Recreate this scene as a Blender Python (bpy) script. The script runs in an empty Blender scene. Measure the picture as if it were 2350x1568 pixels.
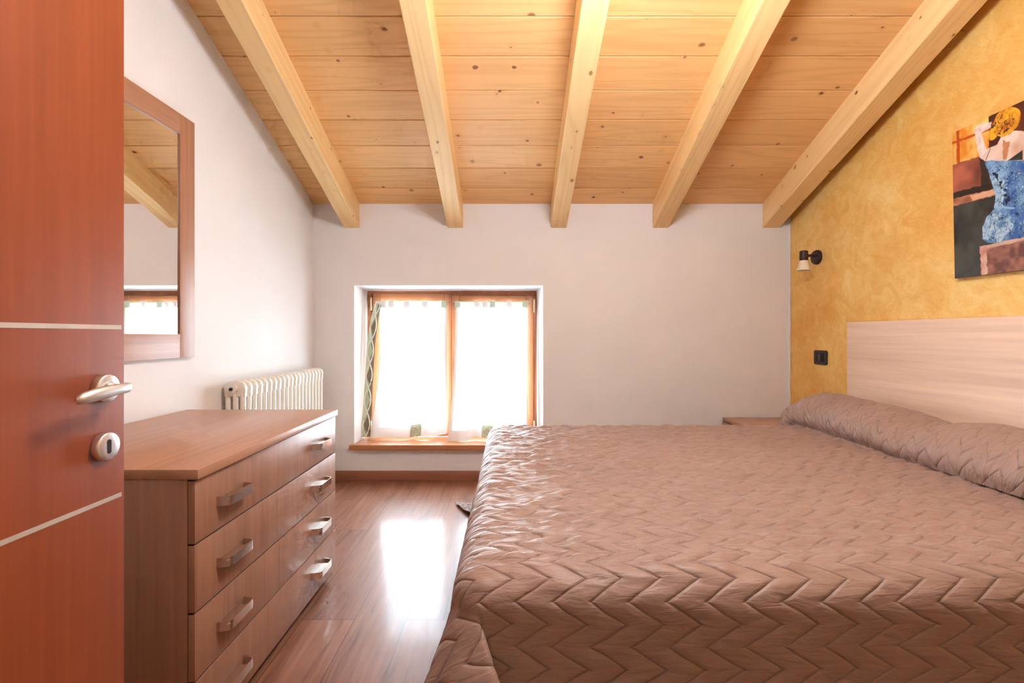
import bpy, bmesh, math, random
import numpy as np
from mathutils import Vector, Matrix
random.seed(7)
S = bpy.context.scene
COL = S.collection

# ------------------------------------------------------------------ room measures (metres)
CAM_Z = 1.05
F = 1100.0                       # focal length in pixels of the 2350 frame
XL, XR, YB, YF = -1.421, 2.015, 3.458, -1.60
SL = 0.388                       # roof slope
def ceil_z(y): return 1.996 + SL*(YB - y)
SANG = math.atan(SL)

# ------------------------------------------------------------------ helpers
def srgb(r, g, b):
    f = lambda c: (c/255/12.92) if c/255 <= 0.04045 else ((c/255+0.055)/1.055)**2.4
    return (f(r), f(g), f(b), 1.0)

def link_mesh(name, me, mat=None, parent=None, smooth=False):
    o = bpy.data.objects.new(name, me); COL.objects.link(o)
    if mat: me.materials.append(mat)
    if parent: o.parent = parent
    if smooth:
        me.polygons.foreach_set('use_smooth', [True]*len(me.polygons))
    return o

def obj(name, bm, mat=None, parent=None, smooth=False):
    me = bpy.data.meshes.new(name)
    bmesh.ops.recalc_face_normals(bm, faces=bm.faces)
    bm.to_mesh(me); bm.free()
    if smooth:
        for p in me.polygons: p.use_smooth = True
        try: me.set_sharp_from_angle(angle=math.radians(40))
        except Exception: pass
    return link_mesh(name, me, mat, parent)

def tag(o, label=None, cat=None, group=None, kind=None):
    if label: o['label'] = label
    if cat: o['category'] = cat
    if group: o['group'] = group
    if kind: o['kind'] = kind
    return o

def thing(name, label, cat, loc=(0, 0, 0), group=None):
    o = bpy.data.objects.new(name, None); COL.objects.link(o)
    o.location = loc; o.empty_display_size = 0.05
    return tag(o, label, cat, group)

def add_box(bm, x0, x1, y0, y1, z0, z1, bev=0.0, seg=2):
    vs = [bm.verts.new(p) for p in ((x0,y0,z0),(x1,y0,z0),(x1,y1,z0),(x0,y1,z0),(x0,y0,z1),(x1,y0,z1),(x1,y1,z1),(x0,y1,z1))]
    fs = [bm.faces.new([vs[i] for i in f]) for f in ((0,3,2,1),(4,5,6,7),(0,1,5,4),(1,2,6,5),(2,3,7,6),(3,0,4,7))]
    if bev > 0:
        es = list({e for f in fs for e in f.edges})
        bmesh.ops.bevel(bm, geom=es, offset=bev, segments=seg, profile=0.5, affect='EDGES', clamp_overlap=True)
    return vs

def box(name, x0, x1, y0, y1, z0, z1, mat, parent=None, bev=0.0, seg=2):
    bm = bmesh.new(); add_box(bm, x0, x1, y0, y1, z0, z1, bev, seg)
    return obj(name, bm, mat, parent, smooth=bev > 0)

def add_lathe(bm, prof, origin, axis='Z', n=40, cap=True):
    """prof: list of (radius, height along axis)"""
    rings = []
    for r, h in prof:
        ring = []
        for k in range(n):
            a = 2*math.pi*k/n; c, s = r*math.cos(a), r*math.sin(a)
            p = {'Z': (c, s, h), 'X': (h, c, s), 'Y': (c, h, s)}[axis]
            ring.append(bm.verts.new((origin[0]+p[0], origin[1]+p[1], origin[2]+p[2])))
        rings.append(ring)
    for a, b in zip(rings, rings[1:]):
        for k in range(n):
            bm.faces.new((a[k], a[(k+1) % n], b[(k+1) % n], b[k]))
    if cap:
        bm.faces.new(rings[0]); bm.faces.new(rings[-1])

def add_tube(bm, pts, rad, n=12, flat=None):
    """pts polyline, rad scalar or list; flat=(a,b) scales cross-section"""
    pts = [Vector(p) for p in pts]; N = len(pts)
    rads = rad if isinstance(rad, (list, tuple)) else [rad]*N
    up = Vector((0, 0, 1)); rings = []
    for i, p in enumerate(pts):
        t = (pts[min(i+1, N-1)] - pts[max(i-1, 0)]).normalized()
        u = up if abs(t.dot(up)) < 0.95 else Vector((1, 0, 0))
        s = t.cross(u).normalized(); w = s.cross(t).normalized()
        fa, fb = flat if flat else (1, 1)
        rings.append([bm.verts.new(p + s*math.cos(2*math.pi*k/n)*rads[i]*fa + w*math.sin(2*math.pi*k/n)*rads[i]*fb) for k in range(n)])
    for a, b in zip(rings, rings[1:]):
        for k in range(n): bm.faces.new((a[k], a[(k+1) % n], b[(k+1) % n], b[k]))
    bm.faces.new(rings[0]); bm.faces.new(rings[-1])

def grid_mesh(name, P, mat, parent=None, colors=None):
    """P: array (n,m,3)"""
    n, m, _ = P.shape
    me = bpy.data.meshes.new(name)
    nv, nf = n*m, (n-1)*(m-1)
    me.vertices.add(nv); me.vertices.foreach_set('co', P.reshape(-1).astype(np.float32))
    idx = np.arange(nv).reshape(n, m)
    q = np.stack([idx[:-1, :-1], idx[1:, :-1], idx[1:, 1:], idx[:-1, 1:]], -1).reshape(-1)
    me.loops.add(nf*4); me.loops.foreach_set('vertex_index', q.astype(np.int32))
    me.polygons.add(nf); me.polygons.foreach_set('loop_start', (np.arange(nf)*4).astype(np.int32))
    me.update(calc_edges=True)
    me.polygons.foreach_set('use_smooth', np.ones(nf, dtype=bool))
    if colors is not None:
        at = me.color_attributes.new('Col', 'FLOAT_COLOR', 'POINT')
        at.data.foreach_set('color', colors.reshape(-1).astype(np.float32))
    return link_mesh(name, me, mat, parent)

def vnoise(x, y, seed):
    """smooth value noise, numpy"""
    r = np.random.RandomState(seed); T = r.rand(256, 256)*2-1
    xi, yi = np.floor(x).astype(int), np.floor(y).astype(int)
    fx, fy = x-xi, y-yi
    fx, fy = fx*fx*(3-2*fx), fy*fy*(3-2*fy)
    g = lambda a, b: T[a % 256, b % 256]
    return (g(xi, yi)*(1-fx)+g(xi+1, yi)*fx)*(1-fy)+(g(xi, yi+1)*(1-fx)+g(xi+1, yi+1)*fx)*fy

# ------------------------------------------------------------------ materials
class NT:
    def __init__(s, name):
        s.m = bpy.data.materials.new(name); s.m.use_nodes = True
        s.t = s.m.node_tree; s.b = s.t.nodes['Principled BSDF']; s.out = s.t.nodes['Material Output']
    def n(s, typ, **kw):
        d = s.t.nodes.new(typ)
        for k, v in kw.items():
            if k.startswith('i_'):
                key = k[2:]; d.inputs[int(key) if key.isdigit() else key.replace('_', ' ')].default_value = v
            else: setattr(d, k, v)
        return d
    def l(s, a, b): s.t.links.new(a, b)
    def coords(s, scale=(1, 1, 1), rot=(0, 0, 0), kind='Object', rnd=False):
        tc = s.n('ShaderNodeTexCoord'); mp = s.n('ShaderNodeMapping')
        mp.inputs['Scale'].default_value = scale
        src = tc.outputs[kind]
        if any(rot):
            m0 = s.n('ShaderNodeMapping'); m0.inputs['Rotation'].default_value = rot
            s.l(src, m0.inputs['Vector']); src = m0.outputs['Vector']
        if rnd:
            g = s.n('ShaderNodeNewGeometry'); oi = s.n('ShaderNodeObjectInfo')
            ad = s.n('ShaderNodeMath', operation='ADD'); s.l(g.outputs['Random Per Island'], ad.inputs[0]); s.l(oi.outputs['Random'], ad.inputs[1])
            vm = s.n('ShaderNodeVectorMath', operation='MULTIPLY'); cx = s.n('ShaderNodeCombineXYZ')
            for i in range(3): s.l(ad.outputs[0], cx.inputs[i])
            s.l(cx.outputs[0], vm.inputs[0]); vm.inputs[1].default_value = (37.3, 51.7, 29.1)
            va = s.n('ShaderNodeVectorMath', operation='ADD'); s.l(src, va.inputs[0]); s.l(vm.outputs[0], va.inputs[1]); src = va.outputs[0]
            s.rnd = ad.outputs[0]
        s.l(src, mp.inputs['Vector']); return mp.outputs['Vector']
    def noise(s, vec, scale=5, detail=3, rough=0.5, dist=0.0):
        d = s.n('ShaderNodeTexNoise'); d.inputs['Scale'].default_value = scale; d.inputs['Detail'].default_value = detail
        d.inputs['Roughness'].default_value = rough; d.inputs['Distortion'].default_value = dist
        s.l(vec, d.inputs['Vector']); return d.outputs['Fac']
    def ramp(s, fac, stops, interp='LINEAR'):
        r = s.n('ShaderNodeValToRGB'); r.color_ramp.interpolation = interp
        el = r.color_ramp.elements
        while len(el) < len(stops): el.new(0.5)
        for e, (p, c) in zip(el, stops): e.position = p; e.color = c
        s.l(fac, r.inputs['Fac']); return r.outputs['Color']
    def mix(s, fac, a, b, mode='MIX'):
        d = s.n('ShaderNodeMix', data_type='RGBA', blend_type=mode)
        for sock, v in ((d.inputs[0], fac), (d.inputs[6], a), (d.inputs[7], b)):
            if isinstance(v, (int, float, tuple)): sock.default_value = v
            else: s.l(v, sock)
        return d.outputs[2]
    def math(s, op, a, b=0.0, clamp=False):
        d = s.n('ShaderNodeMath', operation=op, use_clamp=clamp)
        for sock, v in ((d.inputs[0], a), (d.inputs[1], b)):
            if isinstance(v, (int, float)): sock.default_value = v
            else: s.l(v, sock)
        return d.outputs[0]
    def bump(s, h, strength=0.2, dist=0.005):
        d = s.n('ShaderNodeBump'); d.inputs['Strength'].default_value = strength; d.inputs['Distance'].default_value = dist
        s.l(h, d.inputs['Height']); s.l(d.outputs['Normal'], s.b.inputs['Normal'])
    def set(s, color=None, rough=None, metal=None, spec=None, coat=None):
        if color is not None:
            if isinstance(color, tuple): s.b.inputs['Base Color'].default_value = color
            else: s.l(color, s.b.inputs['Base Color'])
        if rough is not None:
            if isinstance(rough, (int, float)): s.b.inputs['Roughness'].default_value = rough
            else: s.l(rough, s.b.inputs['Roughness'])
        if metal is not None: s.b.inputs['Metallic'].default_value = metal
        if spec is not None: s.b.inputs['Specular IOR Level'].default_value = spec
        if coat is not None: s.b.inputs['Coat Weight'].default_value = coat
        return s.m

def mul(c, k): return (min(c[0]*k, 1), min(c[1]*k, 1), min(c[2]*k, 1), 1)

def plain(name, c, rough=0.5, metal=0.0, spec=0.5, var=0.04, scale=60, bump=0.0):
    t = NT(name); v = t.coords()
    n = t.noise(v, scale, 3)
    col = t.ramp(n, [(0.3, mul(c, 1-var)), (0.7, mul(c, 1+var))])
    if bump: t.bump(n, bump, 0.002)
    return t.set(col, rough, metal, spec)

def plaster(name, c, bump=0.12):
    t = NT(name); v = t.coords()
    n1 = t.noise(v, 2.2, 2)
    col = t.ramp(n1, [(0.3, mul(c, 0.975)), (0.7, mul(c, 1.02))])
    return t.set(col, 0.85, 0, 0.25)

def gold_plaster():
    t = NT('golden_stucco'); v = t.coords()
    a = t.noise(v, 1.6, 3, 0.5, 0.6); b = t.noise(t.coords((1, 1, 1.0), (0.7, 0, 0)), 9, 5, 0.62, 1.4)
    c = t.noise(t.coords((1, 2.5, 1), (0.9, 0.4, 0)), 26, 4, 0.6, 2.0)
    s1 = t.math('ADD', t.math('MULTIPLY', a, 0.45), t.math('ADD', t.math('MULTIPLY', b, 0.35), t.math('MULTIPLY', c, 0.2)))
    col = t.ramp(s1, [(0.36, srgb(230, 167, 76)), (0.47, srgb(239, 187, 100)), (0.56, srgb(246, 205, 122)), (0.68, srgb(251, 224, 158))])
    t.bump(t.math('ADD', b, c), 0.25, 0.004)
    rough = t.math('SUBTRACT', 0.62, t.math('MULTIPLY', b, 0.25))
    return t.set(col, rough, 0.12, 0.5)

def pine(name, base, grain_axis=0, rot=(0, 0, 0), knotscale=5.0, ring_scale=6.0, satin=0.42, side=False):
    """knotty pine: long grain along grain_axis; knots are laid out in the plane of each face"""
    t = NT(name)
    along = [1.0, 1.0, 1.0]; along[grain_axis] = 0.055
    vc = t.coords(tuple(along), rot, rnd=True)
    vp = t.coords((1, 1, 1), rot, rnd=True)
    sx = t.n('ShaderNodeSeparateXYZ'); t.l(vp, sx.inputs[0])
    cb = t.n('ShaderNodeCombineXYZ')
    if grain_axis == 0:
        t.l(t.math('MULTIPLY', sx.outputs[0], 0.72), cb.inputs[0]); t.l(sx.outputs[1], cb.inputs[1])
    else:
        t.l(t.math('ADD', sx.outputs[0], sx.outputs[2]), cb.inputs[0]); t.l(t.math('MULTIPLY', sx.outputs[1], 0.72), cb.inputs[1])
    wobn = t.n('ShaderNodeTexNoise'); wobn.inputs['Scale'].default_value = 40; t.l(cb.outputs[0], wobn.inputs['Vector'])
    ws = t.n('ShaderNodeVectorMath', operation='SCALE'); ws.inputs['Scale'].default_value = 0.010; t.l(wobn.outputs['Color'], ws.inputs[0])
    wa = t.n('ShaderNodeVectorMath', operation='ADD'); t.l(cb.outputs[0], wa.inputs[0]); t.l(ws.outputs[0], wa.inputs[1])
    vo = t.n('ShaderNodeTexVoronoi', feature='F1', voronoi_dimensions='2D'); vo.inputs['Scale'].default_value = knotscale
    vo.inputs['Randomness'].default_value = 1.0; t.l(wa.outputs[0], vo.inputs['Vector'])
    sep = t.n('ShaderNodeSeparateColor'); t.l(vo.outputs['Color'], sep.inputs[0])
    sz = t.math('MAXIMUM', t.math('SUBTRACT', sep.outputs[0], 0.38), 0.0)
    size = t.math('ADD', t.math('MULTIPLY', t.math('MULTIPLY', sz, sz), 0.20), t.math('MULTIPLY', sz, 0.05))
    rel = t.math('DIVIDE', vo.outputs['Distance'], t.math('ADD', size, 0.0004))
    core = t.ramp(rel, [(0.0, (1, 1, 1, 1)), (0.5, (0.9, 0.9, 0.9, 1)), (0.8, (0.35, 0.35, 0.35, 1)), (1.0, (0, 0, 0, 1))])
    core = t.math('MULTIPLY', core, t.math('ADD', 0.55, t.math('MULTIPLY', sep.outputs[1], 0.45)))
    has = t.math('GREATER_THAN', size, 0.002)
    near = t.math('MULTIPLY', t.math('SUBTRACT', 1.0, t.math('MULTIPLY', vo.outputs['Distance'], 7.0), True), has)
    lo = t.noise(vc, ring_scale, 2, 0.5, 0.15)
    fine = t.noise(vc, 110, 3, 0.6)
    rg = t.math('SINE', t.math('ADD', t.math('MULTIPLY', lo, 75.0), t.math('MULTIPLY', t.math('MULTIPLY', near, near), 16.0)))
    rg = t.math('MULTIPLY', t.math('ADD', rg, 1.0), 0.5)
    big = t.noise(vc, 3.0, 3, 0.5)
    g = t.math('ADD', t.math('MULTIPLY', t.math('POWER', rg, 2.0), 0.30), t.math('MULTIPLY', fine, 0.35))
    g = t.math('ADD', g, t.math('MULTIPLY', big, 0.35))
    b2 = srgb(*base)
    col = t.ramp(g, [(0.25, mul(b2, 1.08)), (0.55, b2), (0.95, (b2[0]*0.86, b2[1]*0.74, b2[2]*0.60, 1))])
    w = t.n('ShaderNodeTexWhiteNoise', noise_dimensions='1D'); t.l(t.rnd, w.inputs['W'])
    tone = t.ramp(w.outputs['Value'], [(0, (0.94, 0.90, 0.84, 1)), (0.5, (1, 1, 1, 1)), (1, (1.0, 0.95, 0.90, 1))])
    col = t.mix(1.0, col, tone, 'MULTIPLY')
    col = t.mix(t.math('MULTIPLY', near, 0.22), col, (b2[0]*0.78, b2[1]*0.6, b2[2]*0.45, 1))
    col = t.mix(core, col, srgb(124, 60, 26))
    return t.set(col, satin, 0, 0.4)

def veneer(name, base, axis=2, dark=0.72, rough=0.45, streak=55, rnd=True, spec=0.45, rot=(0,0,0)):
    t = NT(name); sc = [1, 1, 1]; sc[axis] = 0.035
    v = t.coords(tuple(sc), rot, rnd=rnd)
    a = t.noise(v, streak, 4, 0.6); b = t.noise(v, streak*0.22, 3, 0.5, 0.8)
    s1 = t.math('ADD', t.math('MULTIPLY', a, 0.5), t.math('MULTIPLY', b, 0.5))
    c = srgb(*base)
    col = t.ramp(s1, [(0.34, (c[0]*dark, c[1]*dark*0.94, c[2]*dark*0.9, 1)), (0.5, c), (0.66, mul(c, 1.16))])
    return t.set(col, rough, 0, spec)

def floor_mat():
    t = NT('walnut_laminate')
    v = t.coords((1, 1, 1), (0, 0, math.pi/2))
    br = t.n('ShaderNodeTexBrick'); t.l(v, br.inputs['Vector'])
    br.inputs['Scale'].default_value = 1.0; br.inputs['Brick Width'].default_value = 1.29; br.inputs['Row Height'].default_value = 0.192
    br.inputs['Mortar Size'].default_value = 0.0012; br.inputs['Mortar Smooth'].default_value = 0.3; br.offset = 0.37
    br.inputs['Color1'].default_value = (0.1, 0.1, 0.1, 1); br.inputs['Color2'].default_value = (0.9, 0.9, 0.9, 1); br.inputs['Mortar'].default_value = (0.5, 0.5, 0.5, 1)
    shift = t.n('ShaderNodeVectorMath', operation='MULTIPLY_ADD'); t.l(br.outputs['Color'], shift.inputs[0])
    shift.inputs[1].default_value = (3.1, 5.3, 1.0); t.l(t.coords((1, 0.07, 1)), shift.inputs[2])
    a = t.noise(shift.outputs[0], 46, 7, 0.66, 0.9); b = t.noise(shift.outputs[0], 8, 4, 0.55, 2.0)
    s1 = t.math('ADD', t.math('MULTIPLY', a, 0.55), t.math('MULTIPLY', b, 0.45))
    col = t.ramp(s1, [(0.32, srgb(88, 50, 34)), (0.45, srgb(142, 92, 68)), (0.56, srgb(160, 108, 82)), (0.72, srgb(180, 130, 102))])
    tone = t.ramp(br.outputs['Color'], [(0, (0.86, 0.86, 0.86, 1)), (1, (1, 1, 1, 1))])
    col = t.mix(1.0, col, tone, 'MULTIPLY')
    col = t.mix(br.outputs['Fac'], col, srgb(70, 38, 26))
    rough = t.math('ADD', 0.34, t.math('MULTIPLY', a, 0.18))
    t.b.inputs['Coat Roughness'].default_value = 0.13
    return t.set(col, rough, 0, 0.5, coat=0.35)

SPC, AMP, PER = 0.079, 0.072, 0.088
def satin_fabric():
    t = NT('quilted_satin'); v = t.coords()
    uv = t.n('ShaderNodeUVMap', uv_map='cloth')
    sx = t.n('ShaderNodeSeparateXYZ'); t.l(uv.outputs[0], sx.inputs[0]); U, V = sx.outputs[0], sx.outputs[1]
    tri = t.math('MULTIPLY', t.math('ABSOLUTE', t.math('SUBTRACT', t.math('FRACT', t.math('DIVIDE', V, PER)), 0.5)), 2.0)
    ph = t.math('FRACT', t.math('DIVIDE', t.math('ADD', U, t.math('MULTIPLY', tri, AMP)), SPC))
    ds = t.math('MULTIPLY', t.math('MINIMUM', ph, t.math('SUBTRACT', 1.0, ph)), SPC*0.52)       # metres from the seam
    groove = t.math('DIVIDE', ds, 0.0050, True)
    thread = t.math('SUBTRACT', 1.0, t.math('DIVIDE', ds, 0.0014), True)
    mp = t.n('ShaderNodeMapping'); mp.inputs['Scale'].default_value = (14, 60, 1); t.l(uv.outputs[0], mp.inputs[0])
    w1 = t.noise(mp.outputs[0], 1.0, 3, 0.55, 0.7)
    n = t.noise(v, 3, 3)
    col = t.ramp(n, [(0.3, srgb(160, 132, 121)), (0.7, srgb(168, 139, 127))])
    col = t.mix(t.math('MULTIPLY', thread, 0.30), col, srgb(110, 80, 70))
    hgt = t.math('ADD', t.math('MULTIPLY', t.math('SQRT', groove), 0.45), t.math('MULTIPLY', w1, t.math('ADD', 0.55, t.math('MULTIPLY', t.math('GREATER_THAN', V, 1.04+PER*20), 0.9))))
    t.bump(hgt, 0.9, 0.0075)
    t.b.inputs['Sheen Weight'].default_value = 0.15; t.b.inputs['Sheen Roughness'].default_value = 0.4
    return t.set(col, 0.46, 0, 0.42)

def sheer(name, c, transp=0.3, transl=0.6, check=True):
    t = NT(name)
    di = t.n('ShaderNodeBsdfDiffuse'); tl = t.n('ShaderNodeBsdfTranslucent'); tr = t.n('ShaderNodeBsdfTransparent')
    v = t.coords(); n = t.noise(v, 260, 2)
    base = t.ramp(n, [(0.2, mul(srgb(*c), 0.93)), (0.8, srgb(*c))])
    if check:
        w = []
        for ax in 'XZ':
            wv = t.n('ShaderNodeTexWave', wave_type='BANDS', bands_direction=ax); wv.inputs['Scale'].default_value = 5.5
            t.l(v, wv.inputs['Vector']); w.append(t.math('GREATER_THAN', wv.outputs['Fac'], 0.985))
        base = t.mix(t.math('MULTIPLY', t.math('MAXIMUM', w[0], w[1]), 0.25), base, mul(srgb(*c), 0.6))
    for d in (di, tl): t.l(base, d.inputs['Color'])
    m1 = t.n('ShaderNodeMixShader'); m1.inputs[0].default_value = transl; t.l(di.outputs[0], m1.inputs[1]); t.l(tl.outputs[0], m1.inputs[2])
    m2 = t.n('ShaderNodeMixShader'); m2.inputs[0].default_value = transp; t.l(m1.outputs[0], m2.inputs[1]); t.l(tr.outputs[0], m2.inputs[2])
    t.l(m2.outputs[0], t.out.inputs['Surface']); return t.m

def glass_mat():
    t = NT('window_glass')
    tr = t.n('ShaderNodeBsdfTransparent'); gl = t.n('ShaderNodeBsdfGlossy'); gl.inputs['Roughness'].default_value = 0.02
    fr = t.n('ShaderNodeFresnel'); fr.inputs['IOR'].default_value = 1.45
    m = t.n('ShaderNodeMixShader'); t.l(fr.outputs[0], m.inputs[0]); t.l(tr.outputs[0], m.inputs[1]); t.l(gl.outputs[0], m.inputs[2])
    t.l(m.outputs[0], t.out.inputs['Surface']); return t.m

M = {}
M['wall'] = plaster('cream_white_plaster', srgb(236, 232, 231))
M['gold'] = gold_plaster()
M['boards'] = pine('pine_boards', (238, 190, 130), 0, knotscale=6.5)
M['beam'] = pine('pine_beam', (243, 206, 148), 1, rot=(SANG, 0, 0), knotscale=7.5, ring_scale=5.0)
M['floor'] = floor_mat()
M['skirt'] = veneer('brown_skirting_wood', (160, 106, 82), 0)
M['door'] = veneer('cherry_veneer', (150, 74, 38), 2, dark=0.86, rough=0.5, streak=60, spec=0.2)
M['inlay'] = plain('satin_aluminium_inlay', srgb(214, 204, 196), 0.4, 0.3)
M['steel'] = plain('satin_nickel', srgb(226, 224, 224), 0.42, 1.0, var=0.02)
M['pull'] = plain('polished_nickel', srgb(228, 220, 210), 0.2, 1.0, var=0.02)
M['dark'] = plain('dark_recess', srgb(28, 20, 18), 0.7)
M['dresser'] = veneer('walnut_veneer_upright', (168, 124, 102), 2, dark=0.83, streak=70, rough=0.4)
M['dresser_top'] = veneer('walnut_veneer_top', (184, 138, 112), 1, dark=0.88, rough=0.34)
M['head'] = veneer('pale_oak_veneer', (236, 208, 186), 1, dark=0.86, rough=0.42, streak=40)
M['mframe'] = veneer('walnut_veneer_frame', (176, 126, 98), 2, dark=0.8)
M['mframe_h'] = veneer('walnut_veneer_frame_across', (176, 126, 98), 1, dark=0.8)
M['mirror'] = plain('mirror_silver', (0.93, 0.93, 0.92, 1), 0.01, 1.0, var=0.0)
M['radiator'] = plain('cream_enamel', srgb(236, 228, 216), 0.35)
M['winwood'] = veneer('stained_window_wood', (176, 112, 74), 2, dark=0.8, rough=0.4)
M['winwood_h'] = veneer('stained_window_wood_across', (176, 112, 74), 0, dark=0.8, rough=0.4)
M['sill'] = veneer('window_sill_wood', (184, 124, 84), 0, dark=0.82, rough=0.3)
M['brass'] = plain('pale_brass', srgb(226, 196, 150), 0.3, 0.8)
M['glass'] = glass_mat()
M['sheer'] = sheer('white_sheer_linen', (246, 243, 240), 0.14, 0.42)
M['hem'] = sheer('cream_hem_linen', (232, 224, 220), 0.03, 0.05, False)
M['green'] = sheer('sage_green_cotton', (196, 208, 184), 0.0, 0.05, False)
M['taupe'] = sheer('taupe_cotton', (140, 128, 112), 0.0, 0.03, False)
M['tape'] = sheer('cream_tape', (236, 230, 208), 0.0, 0.05, False)
M['black'] = plain('dark_bronze_metal', srgb(58, 40, 36), 0.45, 0.2)
M['blackplastic'] = plain('black_plastic', srgb(38, 34, 32), 0.4)
M['opal'] = plain('opal_glass', srgb(238, 226, 200), 0.35)
M['mattress'] = plain('mattress_ticking', srgb(226, 220, 212), 0.8)
M['cover'] = satin_fabric()

# ------------------------------------------------------------------ room shell
WT = 0.34
def struct(o): o['kind'] = 'structure'; return o
struct(box('floor', XL-0.1, XR+0.1, YF-0.1, YB+WT, -0.08, 0.0, M['floor']))

def side_wall(name, x0, x1, mat):
    bm = bmesh.new()
    a = [bm.verts.new((x0, y, z)) for y, z in ((YF, 0), (YB, 0), (YB, ceil_z(YB)+0.01), (YF, ceil_z(YF)+0.01))]
    b = [bm.verts.new((x1, y, z)) for y, z in ((YF, 0), (YB, 0), (YB, ceil_z(YB)+0.01), (YF, ceil_z(YF)+0.01))]
    bm.faces.new(a); bm.faces.new(b)
    for i in range(4): bm.faces.new((a[i], a[(i+1) % 4], b[(i+1) % 4], b[i]))
    return struct(obj(name, bm, mat))
side_wall('wall_left', XL-0.12, XL, M['wall'])
side_wall('wall_right', XR, XR+0.12, M['gold'])
struct(box('wall_front', XL-0.12, XR+0.12, YF-0.12, YF, 0, ceil_z(YF), M['wall']))

# back wall with splayed window niche
NX0, NX1, NZ0, NZ1 = -1.129, 0.233, 0.232, 1.408      # front of niche
IX0, IX1, IZ1 = -1.107, 0.200, 1.390                  # at the frame
YN = 3.702
bm = bmesh.new()
def ring(x0, x1, z0, z1, y): return [bm.verts.new(p) for p in ((x0, y, z0), (x1, y, z0), (x1, y, z1), (x0, y, z1))]
def bridge(a, b):
    for i in range(4): bm.faces.new((a[i], a[(i+1) % 4], b[(i+1) % 4], b[i]))
o1 = ring(XL-0.12, XR+0.12, 0, ceil_z(YB)+0.02, YB); n1 = ring(NX0, NX1, NZ0, NZ1, YB)
n2 = ring(IX0, IX1, NZ0, IZ1, YN); n3 = ring(IX0, IX1, NZ0, IZ1, YB+WT); o2 = ring(XL-0.12, XR+0.12, 0, ceil_z(YB)+0.02, YB+WT)
bridge(o1, n1); bridge(n1, n2); bridge(n2, n3); bridge(n3, o2); bridge(o2, o1)
struct(obj('wall_back', bm, M['wall']))
# thin plaster bead at the corner to the golden wall
struct(box('trim_1', XR-0.010, XR, YB-0.010, YB, 0.0, ceil_z(YB)-0.005, M['wall'], bev=0.003))

# ceiling: tongue and groove pine boards, one structure
bm = bmesh.new()
PITCH = 0.187
seams = [YB + 0.20]
y = 3.296 - 0.0
ys = [3.483, 3.296]
while ys[-1] > YF: ys.append(ys[-1]-PITCH)
for k, (yb, ya) in enumerate(zip(ys, ys[1:])):
    g = 0.0035; yb = min(yb, YB+0.02)
    y0, y1 = ya+g/2, yb-g/2
    def cz(y): return ceil_z(y)
    v = [(XL-0.02, y0, cz(y0)), (XR+0.02, y0, cz(y0)), (XR+0.02, y1, cz(y1)), (XL-0.02, y1, cz(y1))]
    lo = [bm.verts.new(p) for p in v]; hi = [bm.verts.new((p[0], p[1]+0.0, p[2]+0.022)) for p in v]
    fs = [bm.faces.new(lo), bm.faces.new(hi)] + [bm.faces.new((lo[i], lo[(i+1) % 4], hi[(i+1) % 4], hi[i])) for i in range(4)]
    es = [e for e in fs[0].edges if abs(e.verts[0].co.x-e.verts[1].co.x) > 1]
    bmesh.ops.bevel(bm, geom=es, offset=0.0025, segments=1, profile=0.5, affect='EDGES')
struct(obj('ceiling', bm, M['boards']))
# dark backing above the grooves, part of the roof build-up
bm = bmesh.new()
v = [(XL-0.12, YF-0.12), (XR+0.12, YF-0.12), (XR+0.12, YB+WT), (XL-0.12, YB+WT)]
lo = [bm.verts.new((x, yy, ceil_z(yy)+0.024)) for x, yy in v]; hi = [bm.verts.new((x, yy, ceil_z(yy)+0.16)) for x, yy in v]
bm.faces.new(lo); bm.faces.new(hi)
for i in range(4): bm.faces.new((lo[i], lo[(i+1) % 4], hi[(i+1) % 4], hi[i]))
rb = obj('roof_deck', bm, M['dark']); struct(rb)
rb.name = 'trim_2'

# beams
BE = [(-1.201, -1.091), (-0.456, -0.343), (0.289, 0.404), (1.022, 1.138), (1.817, 1.940)]
BL = ['honey pine roof beam nearest the white side wall, its side dotted with dark knots',
      'pine roof beam running down to the wall above the window, second from the white side wall',
      'middle pine roof beam of the five, ending just right of the window',
      'pine roof beam second from the golden wall, with a bright lit lower edge',
      'pine roof beam hugging the golden wall, long crack along its side']
for (x0, x1), lab in zip(BE, BL):
    bm = bmesh.new()
    pr = [(YB, 0), (YB, -0.173), (YF, -0.173), (YF, 0)]
    a = [bm.verts.new((x0, yy, ceil_z(yy)+dz)) for yy, dz in pr]; b = [bm.verts.new((x1, yy, ceil_z(yy)+dz)) for yy, dz in pr]
    fs = [bm.faces.new(a), bm.faces.new(b)] + [bm.faces.new((a[i], a[(i+1) % 4], b[(i+1) % 4], b[i])) for i in range(4)]
    es = [e for e in bm.edges if all(abs(v.co.z-(ceil_z(v.co.y)-0.173)) < 1e-4 for v in e.verts) and abs(e.verts[0].co.y-e.verts[1].co.y) > 1]
    bmesh.ops.bevel(bm, geom=es, offset=0.005, segments=2, profile=0.5, affect='EDGES')
    o = obj('roof_beam', bm, M['beam'])
    tag(o, lab, 'roof beam', 'pine roof beams')

# skirting
struct(box('baseboard_back', XL+0.012, XR-0.012, YB-0.014, YB, 0, 0.072, M['skirt'], bev=0.003))
struct(box('baseboard_left', XL, XL+0.012, 2.10, YB, 0, 0.072, M['skirt'], bev=0.003))
struct(box('baseboard_right', XR-0.012, XR, YF, YB-0.014, 0, 0.072, M['skirt'], bev=0.003))

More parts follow.
